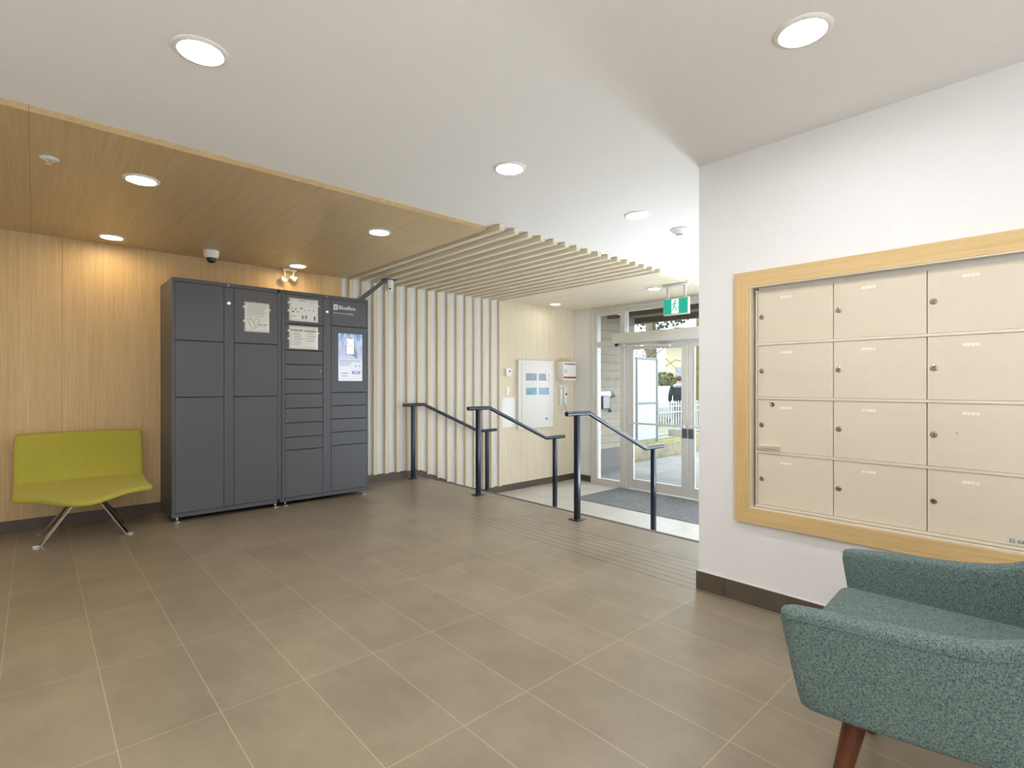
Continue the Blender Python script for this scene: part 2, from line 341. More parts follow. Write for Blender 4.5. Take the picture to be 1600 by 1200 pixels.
def door(nm, ya, yb, hinge):   # ya<yb
    t = bpy.data.objects.new(nm, None); C.objects.link(t); t.location = (XD+.03, ya, ZL); ORG[t.name] = Vector(t.location); t['kind'] = 'structure'
    mb = MB(); x0, x1 = XD+.01, XD+.06
    mb.box(x0, x1, ya, ya+.085, ZL+.012, 1.79, M['alu'], .003, 1); mb.box(x0, x1, yb-.085, yb, ZL+.012, 1.79, M['alu'], .003, 1)
    mb.box(x0, x1, ya+.085, yb-.085, 1.735, 1.79, M['alu']); mb.box(x0, x1, ya+.085, yb-.085, ZL+.012, ZL+.155, M['alu'])
    for yy in (ya+.085, yb-.095): mb.box(x0-.006, x0, yy, yy+.01, ZL+.155, 1.735, M['alu'])
    build('door_frame', mb, t); build('pane', B(XD+.03, XD+.036, ya+.085, yb-.085, ZL+.155, 1.735, M['glass']), t)
    y0, y1 = ya+.03, yb-.03
    mb = MB(); mb.tube([(x0-.05, y0, .61), (x0-.05, y1, .61)], .014, M['alu']); mb.box(x0-.06, x0, y0-.01, y0+.03, .585, .635, M['alu'], .004); mb.box(x0-.06, x0, y1-.03, y1+.01, .585, .635, M['alu'], .004)
    build('push_bar', mb, t)
    yl = ya+.03 if hinge > 0 else yb-.06
    l = build('lock_case', B(x0-.03, x0, yl-.02, yl+.045, .44, .57, M['steel_dark2'], .004), t)
    if hinge > 0: build('lock_plate', B(x0-.03, x0-.012, yl+.045, yl+.26, .455, .555, M['alu'], .004), l)
    for zz in (-.3, .2, .8, 1.3): pass
    return t
d1 = door('door_1', 3.742, 4.740, 1)
d2 = door('door_2', 2.682, 3.732, -1)
mb = MB(); mb.box(XD-.16, XD-.01, 2.7, 4.93, 1.835, 1.99, M['alu'], .006); mb.box(XD-.165, XD-.155, 4.80, 4.90, 1.843, 1.865, M['chrome'])
t = thing('door_operator', (XD, 3.8, 1.84), 'long silver automatic door operator box above the glass entrance doors', 'door operator')
build('housing', mb, t)
mb = MB(); mb.tube([(XD-.1, 4.72, 1.80), (XD-.12, 4.40, 1.792), (XD-.03, 4.05, 1.775)], .011, M['alu']); mb.box(XD-.05, XD+.01, 4.0, 4.12, 1.755, 1.785, M['alu'], .004); mb.box(XD-.12, XD-.08, 4.70, 4.78, 1.785, 1.835, M['alu'], .004)
build('arm', mb, t); build('sensor', MB().lathe([(.02, 0), (.028, .01), (.028, .035), (.015, .045)], (XD-.13, 4.86, 1.79), M['black']), t)
# ------------------------------------------------------------------ downlights
def downlight(x, y, z, lamp, label, group):
    t = thing('downlight', (x, y, z), label, 'ceiling light', group)
    mb = MB(); n = 32
    prof = [(.096, 0), (.096, -.004), (.090, -.009), (.078, -.010), (.074, -.006), (.074, .001)]
    rings = [mb.ring(Vector((x, y, z+h)), Vector((1, 0, 0)), Vector((0, 1, 0)), r, n) for r, h in prof]
    fs = []
    for a, b in zip(rings, rings[1:]):
        for k in range(n): fs.append(mb.bm.faces.new((a[k], a[(k+1) % n], b[(k+1) % n], b[k])))
    mb._fin(fs, M['trim_white']); build('trim_ring', mb, t, 40)
    build('lens', MB().lathe([(.073, 0), (.073, -.004), (.06, -.006), (.0, -.006)], (x, y, z), lamp, n=32), t)
    return t
gw, gy = 'downlights in the white ceiling', 'downlights in the wood ceiling'
for x, y, lab in ((.47, 2.28, 'round white ceiling downlight at the top left of the view, nearest the wood ceiling edge'),
                  (2.05, .68, 'round white ceiling downlight at the top right, above the mailboxes and teal armchair'),
                  (2.07, 2.28, 'round white ceiling downlight in the middle of the white ceiling'),
                  (3.35, 2.26, 'round white ceiling downlight close to the smoke detector')):
    downlight(x, y, ZC, M['lamp_w'], lab, gw)
for x, y, lab in ((.47, .68, 'just ahead of the camera, above the top edge of view'), (.47, -.92, 'behind the camera, middle of the row'), (2.05, -.92, 'behind the camera, nearest the mailbox wall'), (-1.1, .68, 'left of the camera, level with the armchair'), (-1.1, 2.28, 'beyond the left edge of view, nearest the wood ceiling'), (-1.1, -.92, 'behind the camera, nearest the left wall')):
    tag(downlight(x, y, ZC, M['lamp_w'], '', None), 'added round white ceiling downlight '+lab, 'ceiling light', 'added downlights out of view')  # unseen lamps continuing the downlight rows, added to brighten the room
for x, y, lab in ((.48, 3.87, 'warm downlight in the wood ceiling next to the sprinkler head'),
                  (.48, 5.54, 'warm downlight in the wood ceiling above the green bench'),
                  (2.08, 3.88, 'warm downlight in the wood ceiling nearest the ceiling slats'),
                  (2.04, 5.56, 'warm downlight in the wood ceiling beside the twin spotlight, above the lockers'),
                  (5.96, 5.51, 'warm downlight in the vestibule ceiling above the annunciator cabinet'),
                  (5.95, 3.76, 'warm downlight in the vestibule ceiling beside the exit sign')):
    downlight(x, y, ZW, M['lamp_v' if x > 5 else 'lamp_y'], lab, gy)
tag(downlight(-1.1, 5.54, ZW, M['lamp_y'], '', None), 'added warm downlight in the wood ceiling beyond the left edge of view', 'ceiling light')  # this and the next lie out of view, added for more lamp light
tag(downlight(-1.1, 3.87, ZW, M['lamp_y'], '', None), 'added warm downlight in the wood ceiling out of view on the left', 'ceiling light')
downlight(4.9, 2.26, ZC, M['lamp_w'], 'added round white ceiling downlight above the steps, hidden by the mailbox wall', gw)  # this and the next are unseen, added to brighten the vestibule
downlight(5.95, 2.2, ZW+.03, M['lamp_w'], 'added round white ceiling downlight by the far glass door, hidden by the mailbox wall', gw)
for x, y, z, lab in ((-1.2, -1.6, 0, 'added black floor uplighter in the rear left corner of the lobby'), (-.2, -2.05, 0, 'added black floor uplighter in the middle of the rear wall'), (4.95, 1.9, ZL, 'added black floor uplighter in the vestibule nearest the steps'), (6.2, 1.9, ZL, 'added black floor uplighter in the vestibule nearest the glazing')):
    t = thing('added_uplighter', (x, y, z), lab, 'added fill lamp', 'added floor uplighters out of view')  # invented uplighters, never in view, added to brighten the ceiling
    k = 2 if z < 0 else 1
    build('housing', MB().lathe([(.15*k, 0), (.15*k, .35), (.135*k, .35), (.135*k, .33)], (x, y, z), M['steel_dark'], n=28), t)
    build('lens', MB().lathe([(.13*k, .331), (.13*k, .336), (.0, .336)], (x, y, z), M['fill_up_vestibule' if z < 0 else 'fill_up'], n=28), t)
# sprinkler head, dome camera, twin spot, smoke detector
t = thing('sprinkler_head', (.06, 3.85, ZW), 'white sprinkler head in the wood ceiling at far left', 'sprinkler')
build('escutcheon', MB().lathe([(.042, 0), (.042, -.004), (.03, -.010), (.02, -.006)], (.06, 3.85, ZW), M['white_pvc']), t)
mb = MB(); mb.tube([(.06, 3.85, ZW), (.06, 3.85, ZW-.02)], .008, M['chrome']); mb.tube([(.048, 3.85, ZW-.006), (.046, 3.85, ZW-.02), (.06, 3.85, ZW-.032)], .002, M['chrome'], 6); mb.tube([(.072, 3.85, ZW-.006), (.074, 3.85, ZW-.02), (.06, 3.85, ZW-.032)], .002, M['chrome'], 6); mb.lathe([(.015, 0), (.015, -.002)], (.06, 3.85, ZW-.032), M['chrome'], n=12)
build('nozzle', mb, t)
t = thing('dome_camera', (1.22, 5.50, ZW), 'white dome camera with black eye hanging from the wood ceiling above the lockers', 'security camera')
build('housing', MB().lathe([(.066, 0), (.066, -.02), (.062, -.05), (.05, -.066), (.0, -.068)], (1.22, 5.5, ZW), M['white_pvc'], n=28), t)
build('dome', MB().lathe([(.044, -.05), (.043, -.075), (.034, -.098), (.018, -.11), (.0, -.112)], (1.22, 5.5, ZW), M['black'], n=24), t)
t = thing('twin_spotlight', (2.04, 5.79, ZW), 'small cream twin spotlight under the wood ceiling above the lockers', 'spotlight')
cx, cy = 2.035, 5.80
build('canopy', B(cx-.075, cx+.075, cy-.03, cy+.03, ZW-.022, ZW, M['white_pvc'], .01), t)
for s, d in ((-1, Vector((-.35, -.75, -.45))), (1, Vector((.75, -.3, -.45)))):
    p = Vector((cx+s*.048, cy, ZW-.02)); q = p+Vector((s*-.006, -.004, -.062)); d.normalize()
    a = build('stem', MB().tube([p, q], .008, M['white_pvc'], 8), t)
    build('lamp_head', MB().lathe([(.012, -.035), (.02, -.03), (.022, .0), (.034, .03), (.036, .036), (.03, .036), (.02, .028), (.0, .026)], q-Vector((0, 0, .012)), M['white_pvc'], axis=d, n=18), a)
t = thing('smoke_detector', (3.92, 2.23, ZC), 'white cone-shaped smoke detector on the white ceiling near the wall corner', 'smoke detector')
build('base', MB().lathe([(.075, 0), (.075, -.01), (.06, -.022), (.034, -.042), (.030, -.046)], (3.92, 2.23, ZC), M['white_pvc'], n=28), t)
build('sensor_head', MB().lathe([(.024, -.04), (.024, -.052)], (3.92, 2.23, ZC), M['black'], n=20).lathe([(.027, -.052), (.027, -.057), (.0, -.058)], (3.92, 2.23, ZC), M['white_pvc'], n=20), t)
# exit sign
xs = 5.85
t = thing('exit_sign', (xs, 3.38, ZW), 'green and white running-man exit sign hanging from the vestibule ceiling', 'exit sign')
build('housing', B(xs, xs+.045, 3.215, 3.56, 2.065, 2.275, M['alu'], .006), t)
build('canopy', MB().box(xs-.02, xs+.07, 3.22, 3.56, ZW-.03, ZW, M['alu'], .008).box(xs+.01, xs+.035, 3.26, 3.29, 2.27, ZW-.02, M['alu']).box(xs+.01, xs+.035, 3.49, 3.52, 2.27, ZW-.02, M['alu']), t)
EG = emis('exit_green_glow', srgb(30, 190, 160), .75); EW = emis('exit_white_glow', (1, 1, .98), 1.0)
p = build('face_panel', B(xs-.003, xs, 3.228, 3.547, 2.078, 2.262, EG), t)
mb = MB(); mb.box(xs-.005, xs-.003, 3.345, 3.44, 2.082, 2.258, EW)
build('doorway_symbol', mb, p)
mb = MB(); X = xs-.0055
def cap(a, b, r): mb.tube([(X, a[0], a[1]), (X, b[0], b[1])], r, EG, 8)
mb.lathe([(.0, -.001), (.013, 0), (.0, .001)], (X, 3.392, 2.232), EG, axis=(1, 0, 0), n=12)
for a, b, r in (((3.395, 2.215), (3.405, 2.17), .008), ((3.395, 2.212), (3.365, 2.19), .005), ((3.397, 2.21), (3.425, 2.20), .005), ((3.425, 2.2), (3.43, 2.18), .005), ((3.405, 2.17), (3.375, 2.145), .006), ((3.375, 2.145), (3.38, 2.115), .006), ((3.405, 2.17), (3.415, 2.135), .006), ((3.415, 2.135), (3.437, 2.115), .006)): cap(a, b, r)
build('running_man', mb, p)
# ------------------------------------------------------------------ parcel lockers
YF = 5.29
def locker(xa, xb, label, num):
    t = thing('parcel_locker', (xa, YF, 0), label, 'parcel locker', 'the two parcel locker cabinets')
    mb = MB(); mb.box(xa, xb, YF+.012, YB-.02, .045, 2.13, M['steel_dark2'], .003, 1)
    # face frame
    mb.box(xa, xa+(.032 if xa > 1 else .022), YF, YF+.014, .045, 2.13, M['steel_dark2']); mb.box(xb-(.035 if xb < 2 else .018), xb, YF, YF+.014, .045, 2.13, M['steel_dark2'])
    mb.box(xa+.022, xb-.018, YF, YF+.0139, 2.095, 2.13, M['steel_dark2']); mb.box(xa+.022, xb-.018, YF, YF+.0139, .045, .08, M['steel_dark2'])
    mb.box(xa+.022, xb-.018, YF+.0095, YF+.0125, .08, 2.095, M['gap'])
    build('cabinet_body', mb, t)
    for x in (xa+.045, xb-.045):
        for y in (YF+.045, YB-.08):
            build('levelling_foot', MB().tube([(x, y, .0), (x, y, .05)], .009, M['chrome'], 12).lathe([(.026, 0), (.026, .006), (.014, .014)], (x, y, 0), M['chrome'], n=20), t)
    return t
def ldoor(t, nm, x0, x1, z0, z1, g=.0035): return build(nm, B(x0+g/2, x1-g/2, YF, YF+.012, z0+g, z1-g, M['steel_dark'], .0012, 1), t)
def keyhole(t, x, z): build('key_cylinder', MB().lathe([(.017, 0), (.017, .004), (.012, .007), (.003, .007)], (x, YF, z), M['chrome'], axis=(0, -1, 0), n=20), t)
l2 = locker(.872, 1.782, 'tall dark grey parcel locker cabinet with six large doors, on the left', '2')
for x0, x1 in ((.894, 1.276), (1.36, 1.747)):
    for z0, z1 in ((.08, 1.088), (1.088, 1.587), (1.587, 2.095)): ldoor(l2, 'door', x0, x1, z0, z1)
s = ldoor(l2, 'service_strip', 1.276, 1.36, .08, 2.095); keyhole(s, 1.315, 1.947)
build('unit_number', text_mesh(MB(), '2', .034, (1.304, YF-.001, 2.101), (1, 0, 0), (0, 0, 1), M['decal']), l2, 0)
l1 = locker(1.787, 2.703, 'tall dark grey parcel locker cabinet with touchscreen and many small doors, on the right', '1')
zs = [.08, .548, .676, .819, .963, 1.108, 1.252, 1.399, 1.541, 1.805, 2.095]
for z0, z1 in zip(zs, zs[1:]): ldoor(l1, 'door', 1.819, 2.197, z0, z1)
s = ldoor(l1, 'service_strip', 2.197, 2.284, .08, 2.095); keyhole(s, 2.24, 1.955)
zs = [.08, .558, .698, .837, .976, 1.116]
for z0, z1 in zip(zs, zs[1:]): ldoor(l1, 'door', 2.284, 2.685, z0, z1)
sp = ldoor(l1, 'sign_panel', 2.284, 2.685, 1.816, 2.095); cp = ldoor(l1, 'screen_panel', 2.284, 2.685, 1.116, 1.816)
build('card_reader', B(2.165, 2.18, YF-.002, YF, 1.325, 1.345, M['ink_grey']), l1)
build('unit_number', text_mesh(MB(), '1', .034, (2.232, YF-.001, 2.101), (1, 0, 0), (0, 0, 1), M['decal']), l1, 0)
mb = MB(); mb.box(2.31, 2.357, YF-.0015, YF, 1.985, 2.042, M['decal'], .0006, 1)
mb.box(2.3245, 2.3425, YF-.0025, YF-.0012, 2.0005, 2.0265, M['steel_dark']); mb.box(2.3305, 2.3405, YF-.0035, YF-.002, 2.006, 2.013, M['decal']); mb.box(2.3285, 2.3315, YF-.0035, YF-.002, 2.008, 2.024, M['decal'])
build('logo_badge', mb, sp, 0)
build('brand_lettering', text_mesh(MB(), 'BlueBox', .056, (2.366, YF-.001, 1.996), (1, 0, 0), (0, 0, 1), M['decal'], bold=.012), sp, 0)
build('small_lettering', text_mesh(MB(), 'Learn how to use BlueBox', .0212, (2.306, YF-.001, 1.947), (1, 0, 0), (0, 0, 1), M['decal'], bold=.006), sp, 0)
# touchscreen
def scr_mat():
    t = NT('screen_picture'); tc = t.n('ShaderNodeTexCoord'); sep = t.n('ShaderNodeSeparateXYZ'); t.l(tc.outputs['Generated'], sep.inputs[0])
    v = t.coord((1, 1, 1), 'Generated'); n = t.noise(v, 4.5, 3)
    up = t.mix(t.ramp(n, .4, .62), srgb(120, 160, 214), srgb(226, 236, 246)); up = t.mix(t.ramp(sep.outputs[2], .95, .55), up, srgb(196, 204, 236))
    col = t.mix(t.ramp(sep.outputs[2], .56, .36), up, srgb(236, 240, 250))
    t.set(Base_Color=(.02, .02, .02, 1), Emission_Color=col, Emission_Strength=.85, Roughness=.15); return t.m
M['screen'] = scr_mat()
sc = build('touchscreen', B(2.362, 2.632, YF-.002, YF, 1.238, 1.742, M['screen']), cp)
SB = emis('screen_blue_button', srgb(150, 165, 225), .8); SG = emis('screen_grey_print', srgb(150, 160, 180), .8); SW = emis('screen_white', srgb(246, 244, 250), .9); SD = emis('screen_dark', srgb(90, 90, 110), .7); SH = emis('screen_hand', srgb(150, 170, 180), .7)
mb = MB(); y = YF-.0026
def q(x0, x1, z0, z1, m, dy=0): mb.box(x0, x1, y-dy-.0004, y-dy, z0, z1, m)
q(2.446, 2.540, 1.52, 1.70, SD); q(2.450, 2.536, 1.524, 1.696, SW, .0006); q(2.46, 2.53, 1.609, 1.612, SG, .0012); q(2.459, 2.468, 1.642, 1.652, SD, .0012); q(2.475, 2.51, 1.692, 1.697, SD, .0012)
mb.prism([(2.54, y, 1.60), (2.575, y, 1.55), (2.575, y, 1.47), (2.53, y, 1.50), (2.50, y, 1.52), (2.54, y, 1.52)], (0, -.0003, 0), SH)
q(2.44, 2.446, 1.53, 1.545, SH); q(2.44, 2.446, 1.56, 1.575, SH); q(2.44, 2.446, 1.59, 1.605, SH)
for k, (z, w) in enumerate(((1.447, .22), (1.425, .13), (1.402, .125))):
    x = 2.375
    while x < 2.375+w: ww = random.uniform(.018, .035); q(x, x+ww, z, z+.009, SG); x += ww+.006
q(2.548, 2.566, 1.392, 1.408, SG); q(2.592, 2.612, 1.392, 1.408, SG); q(2.512, 2.61, 1.312, 1.345, SB); q(2.545, 2.58, 1.325, 1.333, SW, .0006)
q(2.388, 2.47, 1.315, 1.324, SG); q(2.40, 2.455, 1.288, 1.296, SG)
build('screen_graphics', mb, sc, 0)
# posters taped to the lockers
def sheet(name, label, x0, x1, z0, z1, fn, wav=.0):
    t = thing(name, (x0, YF, z0), label, 'notice')
    mb = MB(); N = 8; P = []
    for j in range(N+1):
        P.append([(x0+(x1-x0)*i/N, YF-.003-abs(math.sin(i*1.3+j*.9))*.0016, z0+(z1-z0)*j/N+(random.uniform(-wav, wav) if j == N else 0)) for i in range(N+1)])
    vs = mb.grid(P, M['paper']); 
    m2 = mb; fn(lambda a, b, c, d, mm=M['ink_grey']: m2.box(x0+a, x0+b, YF-.0062, YF-.0055, z1-d, z1-c, mm), m2, x0, z1)
    p = build('sheet', mb, t, 30); m = p.modifiers.new('thickness', 'SOLIDIFY'); m.thickness = .0004; m.offset = -1
    for xx, zz in ((x0, z1-.05), (x1, z1-.06), (x0, z0+.1)): build('tape', B(xx-.012, xx+.012, YF-.0066, YF-.0012, zz-.008, zz+.008, M['decal']), t, 0)
    return t
def f1(q, m2, x0, z1):
    for k, w in enumerate((.17, .17, .15, .17, .16)): q(.025, .025+w, .035+k*.017, .04+k*.017)
    q(.02, .17, .125, .129)
    def ln(a, b): m2.tube([(x0+a[0], YF-.0062, z1-a[1]), (x0+b[0], YF-.0062, z1-b[1])], .0014, M['ink'], 5)
    for a, b in (((.025, .155), (.055, .145)), ((.025, .155), (.065, .248)), ((.065, .248), (.10, .24)), ((.055, .148), (.105, .235)), ((.105, .235), (.138, .16)), ((.138, .16), (.10, .148)), ((.10, .148), (.085, .19)), ((.06, .16), (.035, .166))): ln(a, b)
    q(.125, .155, .206, .212, M['ink']); q(.168, .198, .206, .212, M['ink'])
sheet('taped_notice', 'white notice with two phone outlines taped to the upper left locker door', 1.446, 1.668, 1.697, 1.978, f1, .002)
def f2(q, m2, x0, z1):
    q(.10, .16, .02, .026); 
    for a, b, c, d in ((.03, .034, .095, .115), (.055, .075, .105, .113), (.105, .13, .098, .104), (.12, .135, .09, .097), (.15, .165, .11, .116), (.19, .205, .112, .117), (.235, .25, .112, .117), (.03, .05, .13, .142), (.07, .105, .135, .139)): q(a, b, c, d, M['ink'])
    q(.02, .07, .178, .184, M['ink_grey'])
    for k in range(4): q(.125, .143, .168+k*.009, .174+k*.009, M['ink']); q(.158, .178, .168+k*.009, .174+k*.009, M['ink']); q(.247, .264, .168+k*.011, .177+k*.011, M['ink'])
sheet('taped_notice', 'white landscape diagram sheet taped at the top of the narrow locker doors', 1.853, 2.143, 1.833, 2.062, f2)
def f3(q, m2, x0, z1):
    q(.016, .138, .035, .05, M['ink_grey']); q(.152, .272, .038, .053, M['ink_grey']); q(.23, .265, .02, .026)
    for k, w in enumerate((.05, .07, .075, .095, .07, .075, .06)): q(.045, .045+w, .062+k*.021, .067+k*.021); q(.024, .032, .062+k*.021, .067+k*.021)
    for k, w in enumerate((.06, .09, .08, .07)): q(.18, .18+w, .068+k*.024, .073+k*.024); q(.16, .168, .068+k*.024, .073+k*.024)
sheet('taped_notice', 'white two-column instruction sheet taped below the diagram sheet on the lockers', 1.853, 2.143, 1.556, 1.785, f3)
# camera on an arm
t = thing('arm_camera', (2.66, YF+.05, 2.13), 'white bullet dome camera on a grey slanting arm at the right locker top', 'security camera')
mb = MB(); mb.prism([(2.56, YF+.02, 2.128), (2.60, YF+.02, 2.135), (2.90, YF+.02, 2.375), (2.90, YF+.02, 2.395), (3.03, YF+.02, 2.395), (3.03, YF+.02, 2.38), (2.93, YF+.02, 2.36), (2.665, YF+.02, 2.128)], (0, .05, 0), M['steel_dark'])
mb.box(2.91, 3.05, YF-.02, YF+.09, 2.385, 2.397, M['steel_dark'])
build('mounting_arm', mb, t)
build('camera_body', MB().lathe([(.042, 0), (.042, -.07), (.044, -.095), (.036, -.118), (.015, -.132), (.0, -.134)], (2.985, YF+.035, 2.385), M['white_pvc'], n=24), t)
build('lens', MB().lathe([(.014, 0), (.012, .008), (.0, .01)], (2.972, YF+.004, 2.285), M['black'], axis=(-.3, -.8, -.5), n=16), t)
# ------------------------------------------------------------------ green bench
t = thing('green_bench', (.3, 5.35, 0), 'olive green wavy two-seat bench on splayed chrome legs beside the lockers', 'bench')
xs_ = [-.125+i*(.715+.125)/24 for i in range(25)]
def interp(tab, x):
    for (a, b), (c, d) in zip(tab, tab[1:]):
        if x <= c: k = (x-a)/(c-a); k = k*k*(3-2*k) if False else k; return b+(d-b)*k
    return tab[-1][1]
FY = [(-.125, 5.17), (-.05, 5.13), (.03, 5.06), (.11, 4.95), (.19, 4.885), (.28, 4.865), (.36, 4.90), (.45, 4.98), (.54, 5.07), (.63, 5.115), (.715, 5.12)]
FZ = [(-.125, .385), (.03, .38), (.11, .368), (.19, .358), (.28, .352), (.36, .358), (.45, .37), (.54, .38), (.715, .382)]
def shell(profile_fn, th=.046):
    mb = MB(); rows = []
    for x in xs_:
        pr = [Vector((x, a, b)) for a, b in profile_fn(x)]; n = len(pr); nor = []
        for i in range(n):
            d = (pr[min(i+1, n-1)]-pr[max(i-1, 0)]).normalized(); nor.append(Vector((0, -d.z, d.y)))
        top = pr; bot = [p-nv*th for p, nv in zip(pr, nor)]; rows.append(top+bot[::-1])
    vs = mb.grid(rows, M['green'], closed=True)
    for r in (vs[0][::-1], vs[-1]):
        n = len(r)//2
        for i in range(n-1): mb.bm.faces.new((r[i], r[i+1], r[2*n-2-i], r[2*n-1-i]))
    return mb
def seatp(x):
    y0 = interp(FY, x); z0 = interp(FZ, x); y1 = 5.62+.05*math.sin((x+.1)*4); out = []
    for k in range(9):
        a = k/8; out.append((y0+(y1-y0)*a, z0+(.428-z0)*a-.018*math.sin(PI*a)))
    return out
def backp(x):
    y1 = 5.62+.05*math.sin((x+.1)*4)
    return [(y1-.03, .42), (y1, .435), (y1+.03, .50), (y1+.052, .60), (y1+.066, .70), (5.735+.01*math.sin(x*6), .812)]
so = sub(build('seat', shell(seatp), t, 60), 1); bo = sub(build('backrest', shell(backp), t, 60), 1)
def flat_leg(name, a, b, w=.045, th=.01, foot=.05):
    a, b = Vector(a), Vector(b); d = (b-a).normalized(); side = d.cross(Vector((0, 0, 1))).normalized(); h = Vector((d.x, d.y, 0)).normalized(); nrm = side.cross(d).normalized()
    mb = MB(); P = []
    c = b+h*foot
    for p, nn in ((a, nrm), (b+Vector((0, 0, .0)), nrm), (b+h*foot*.4-Vector((0, 0, .0)), Vector((0, 0, 1))), (c, Vector((0, 0, 1)))):
        ww = w/2 if p is not c else w/3
        P.append([p-side*ww, p+side*ww, p+side*ww+nn*th, p-side*ww+nn*th])
    vs = mb.grid(P, M['chrome'], closed=True); mb.bm.faces.new(vs[0][::-1]); mb.bm.faces.new(vs[-1])
    return build(name, mb, t, 40)
flat_leg('leg', (.27, 5.25, .345), (.035, 5.215, .002)); flat_leg('leg', (.34, 5.28, .345), (.545, 5.19, .002))
flat_leg('leg', (.34, 5.36, .36), (.565, 5.575, .002), .035); flat_leg('leg', (.27, 5.36, .36), (.05, 5.575, .002), .035)
build('support_plate', B(.2, .41, 5.2, 5.42, .345, .357, M['chrome'], .003), t)
# ------------------------------------------------------------------ teal armchair
t = thing('armchair', (1.86, .26, 0), 'teal tweed armchair with dark wooden legs in front of the mailboxes', 'armchair', rz=math.radians(3), local=True)
hw = .375
ST = [((.255, .335), (.305, .603)), ((.15, .340), (.17, .612)), ((0, .352), (.02, .621)), ((-.12, .364), (-.10, .634)), ((-.2, .374), (-.17, .662)), ((-.27, .382), (-.26, .722)), ((-.34, .39), (-.37, .80)), ((-.42, .40), (-.50, .89))]
AW = .072
def side(sx):
    mb = MB(); rows = []
    n = len(ST)
    def xo(z, y): return hw+.10*(z-.6)+.05*min(0, y+.1)
    seq = [(0, .02, -1)]+[(i, 0, 0) for i in range(n)]+[(n-1, .02, 1)]
    for i, ins, sg in seq:
        (yb, zb), (yt, zt) = ST[i]; row = []; r = .020
        prof = []
        for cx_, cz_, a0 in ((AW-r, 1, 0), (r, 1, 90), (r, 0, 180), (AW-r, 0, 270)):
            for k in range(4):
                a = math.radians(a0+30*k); prof.append((cx_+r*math.cos(a), cz_, r*math.sin(a)))
        L = math.hypot(yt-yb, zt-zb)
        for px, top, dz in prof:
            if ins: px = AW/2+(px-AW/2)*.55
            q = (L-r if top else r)+dz*(.6 if ins else 1); q = q/L; y = yb+(yt-yb)*q; z = zb+(zt-zb)*q
            y += {-1: .012, 1: -.012, 0: 0}[sg]
            row.append((sx*(xo(z, y)-AW+px), y, z))
        rows.append(row)
    vs = mb.grid(rows, M['teal'], closed=True); mb.bm.faces.new(vs[0][::-1]); mb.bm.faces.new(vs[-1])
    return mb
for sx in (-1, 1): sub(build('arm', side(sx), t, 0), 1).data.polygons.foreach_set('use_smooth', [True]*(9*16+2))
mb = MB(); pts = [(-.31, -.32, .36), (.31, -.32, .36), (.31, -.44, .87), (-.31, -.44, .87)]
mb.prism(pts, (0, -.10, .012), M['teal'], .028, 4); build('backrest', mb, t, 60)
mb = MB(); mb.box(-.30, .30, -.34, .235, .335, .395, M['teal'], .018, 3); build('seat_base', mb, t, 60)
mb = MB(); N = 10; rows = []
def cz(x, y): return .475-.012*((x/.3)**2)-.02*max(0, (y-.1)/.2)**2
mb.box(-.298, .298, -.345, .310, .385, .486, M['teal'], .034, 5); build('seat_cushion', mb, t, 60)
for sx in (-1, 1):     # seam along each arm top
    pp = [(yt-.008, zt-.024) for (yb, zb), (yt, zt) in ST]; pp[0] = (.285, .581)
    build('piping', MB().tube([(sx*(hw-.0003+.10*(z-.6)+.05*min(0, y+.1)), y, z) for y, z in pp], .002, M['teal'], 8), t)
for sx, sy in ((-1, 1), (1, 1), (-1, -1), (1, -1)):
    a = Vector((sx*.235, sy*.17-.02, .345)); b = Vector((sx*.285, sy*.235-.02 if sy > 0 else -.38, .002))
    build('leg', MB().tube([a, b], [.029, .015], M['walnut'], 16), t)
# ------------------------------------------------------------------ mailboxes
t = thing('mailbox_cabinet', (XM, .45, .45), 'beige bank of locking mailboxes in an oak frame set in the white wall', 'mailboxes')
xf = XM-.024
mb = MB(); mb.prism([(xf, 1.297, .448), (xf, 1.297, 1.812), (xf, 1.216, 1.731), (xf, 1.216, .529)], (.024, 0, 0), M['wood_frame'])
mb.prism([(xf, -.395, .448), (xf, -.395, 1.812), (xf, -.314, 1.731), (xf, -.314, .529)], (.024, 0, 0), M['wood_frame'])
mb.prism([(xf, 1.297, 1.812), (xf, -.395, 1.812), (xf, -.314, 1.731), (xf, 1.216, 1.731)], (.024, 0, 0), M['wood_frame_y'])
mb.prism([(xf, 1.297, .448), (xf, -.395, .448), (xf, -.314, .529), (xf, 1.216, .529)], (.024, 0, 0), M['wood_frame_y'])
build('oak_frame', mb, t, 0)
xp = XM+.018      # door plane
mb = MB()
for a in ((1.208, 1.215, .529, 1.731), (-.313, -.306, .529, 1.731)): mb.box(xf+.004, xp+.06, a[0], a[1], a[2], a[3], M['beige_lt'])
for a in ((-.306, 1.208, 1.724, 1.731), (-.306, 1.208, .529, .536)): mb.box(xf+.004, xp+.06, a[0], a[1], a[2], a[3], M['beige_lt'])
mb.box(xp+.03, xp+.04, -.306, 1.208, .53, 1.73, M['gap'])
mb.box(xp-.004, xp+.03, 1.1885, 1.1965, .536, 1.712, M['beige_lt']); mb.box(xp+.014, xp+.03, -.306, 1.1885, 1.704, 1.724, M['alu'])
for z in (.5385, .8295, 1.1205, 1.4115): mb.box(xp-.004, xp+.03, -.3, 1.1885, z, z+.0125, M['beige_lt'])
build('inner_rim', mb, t, 0)
rows = [(.552, .8285), (.843, 1.1195), (1.134, 1.4105), (1.425, 1.702)]
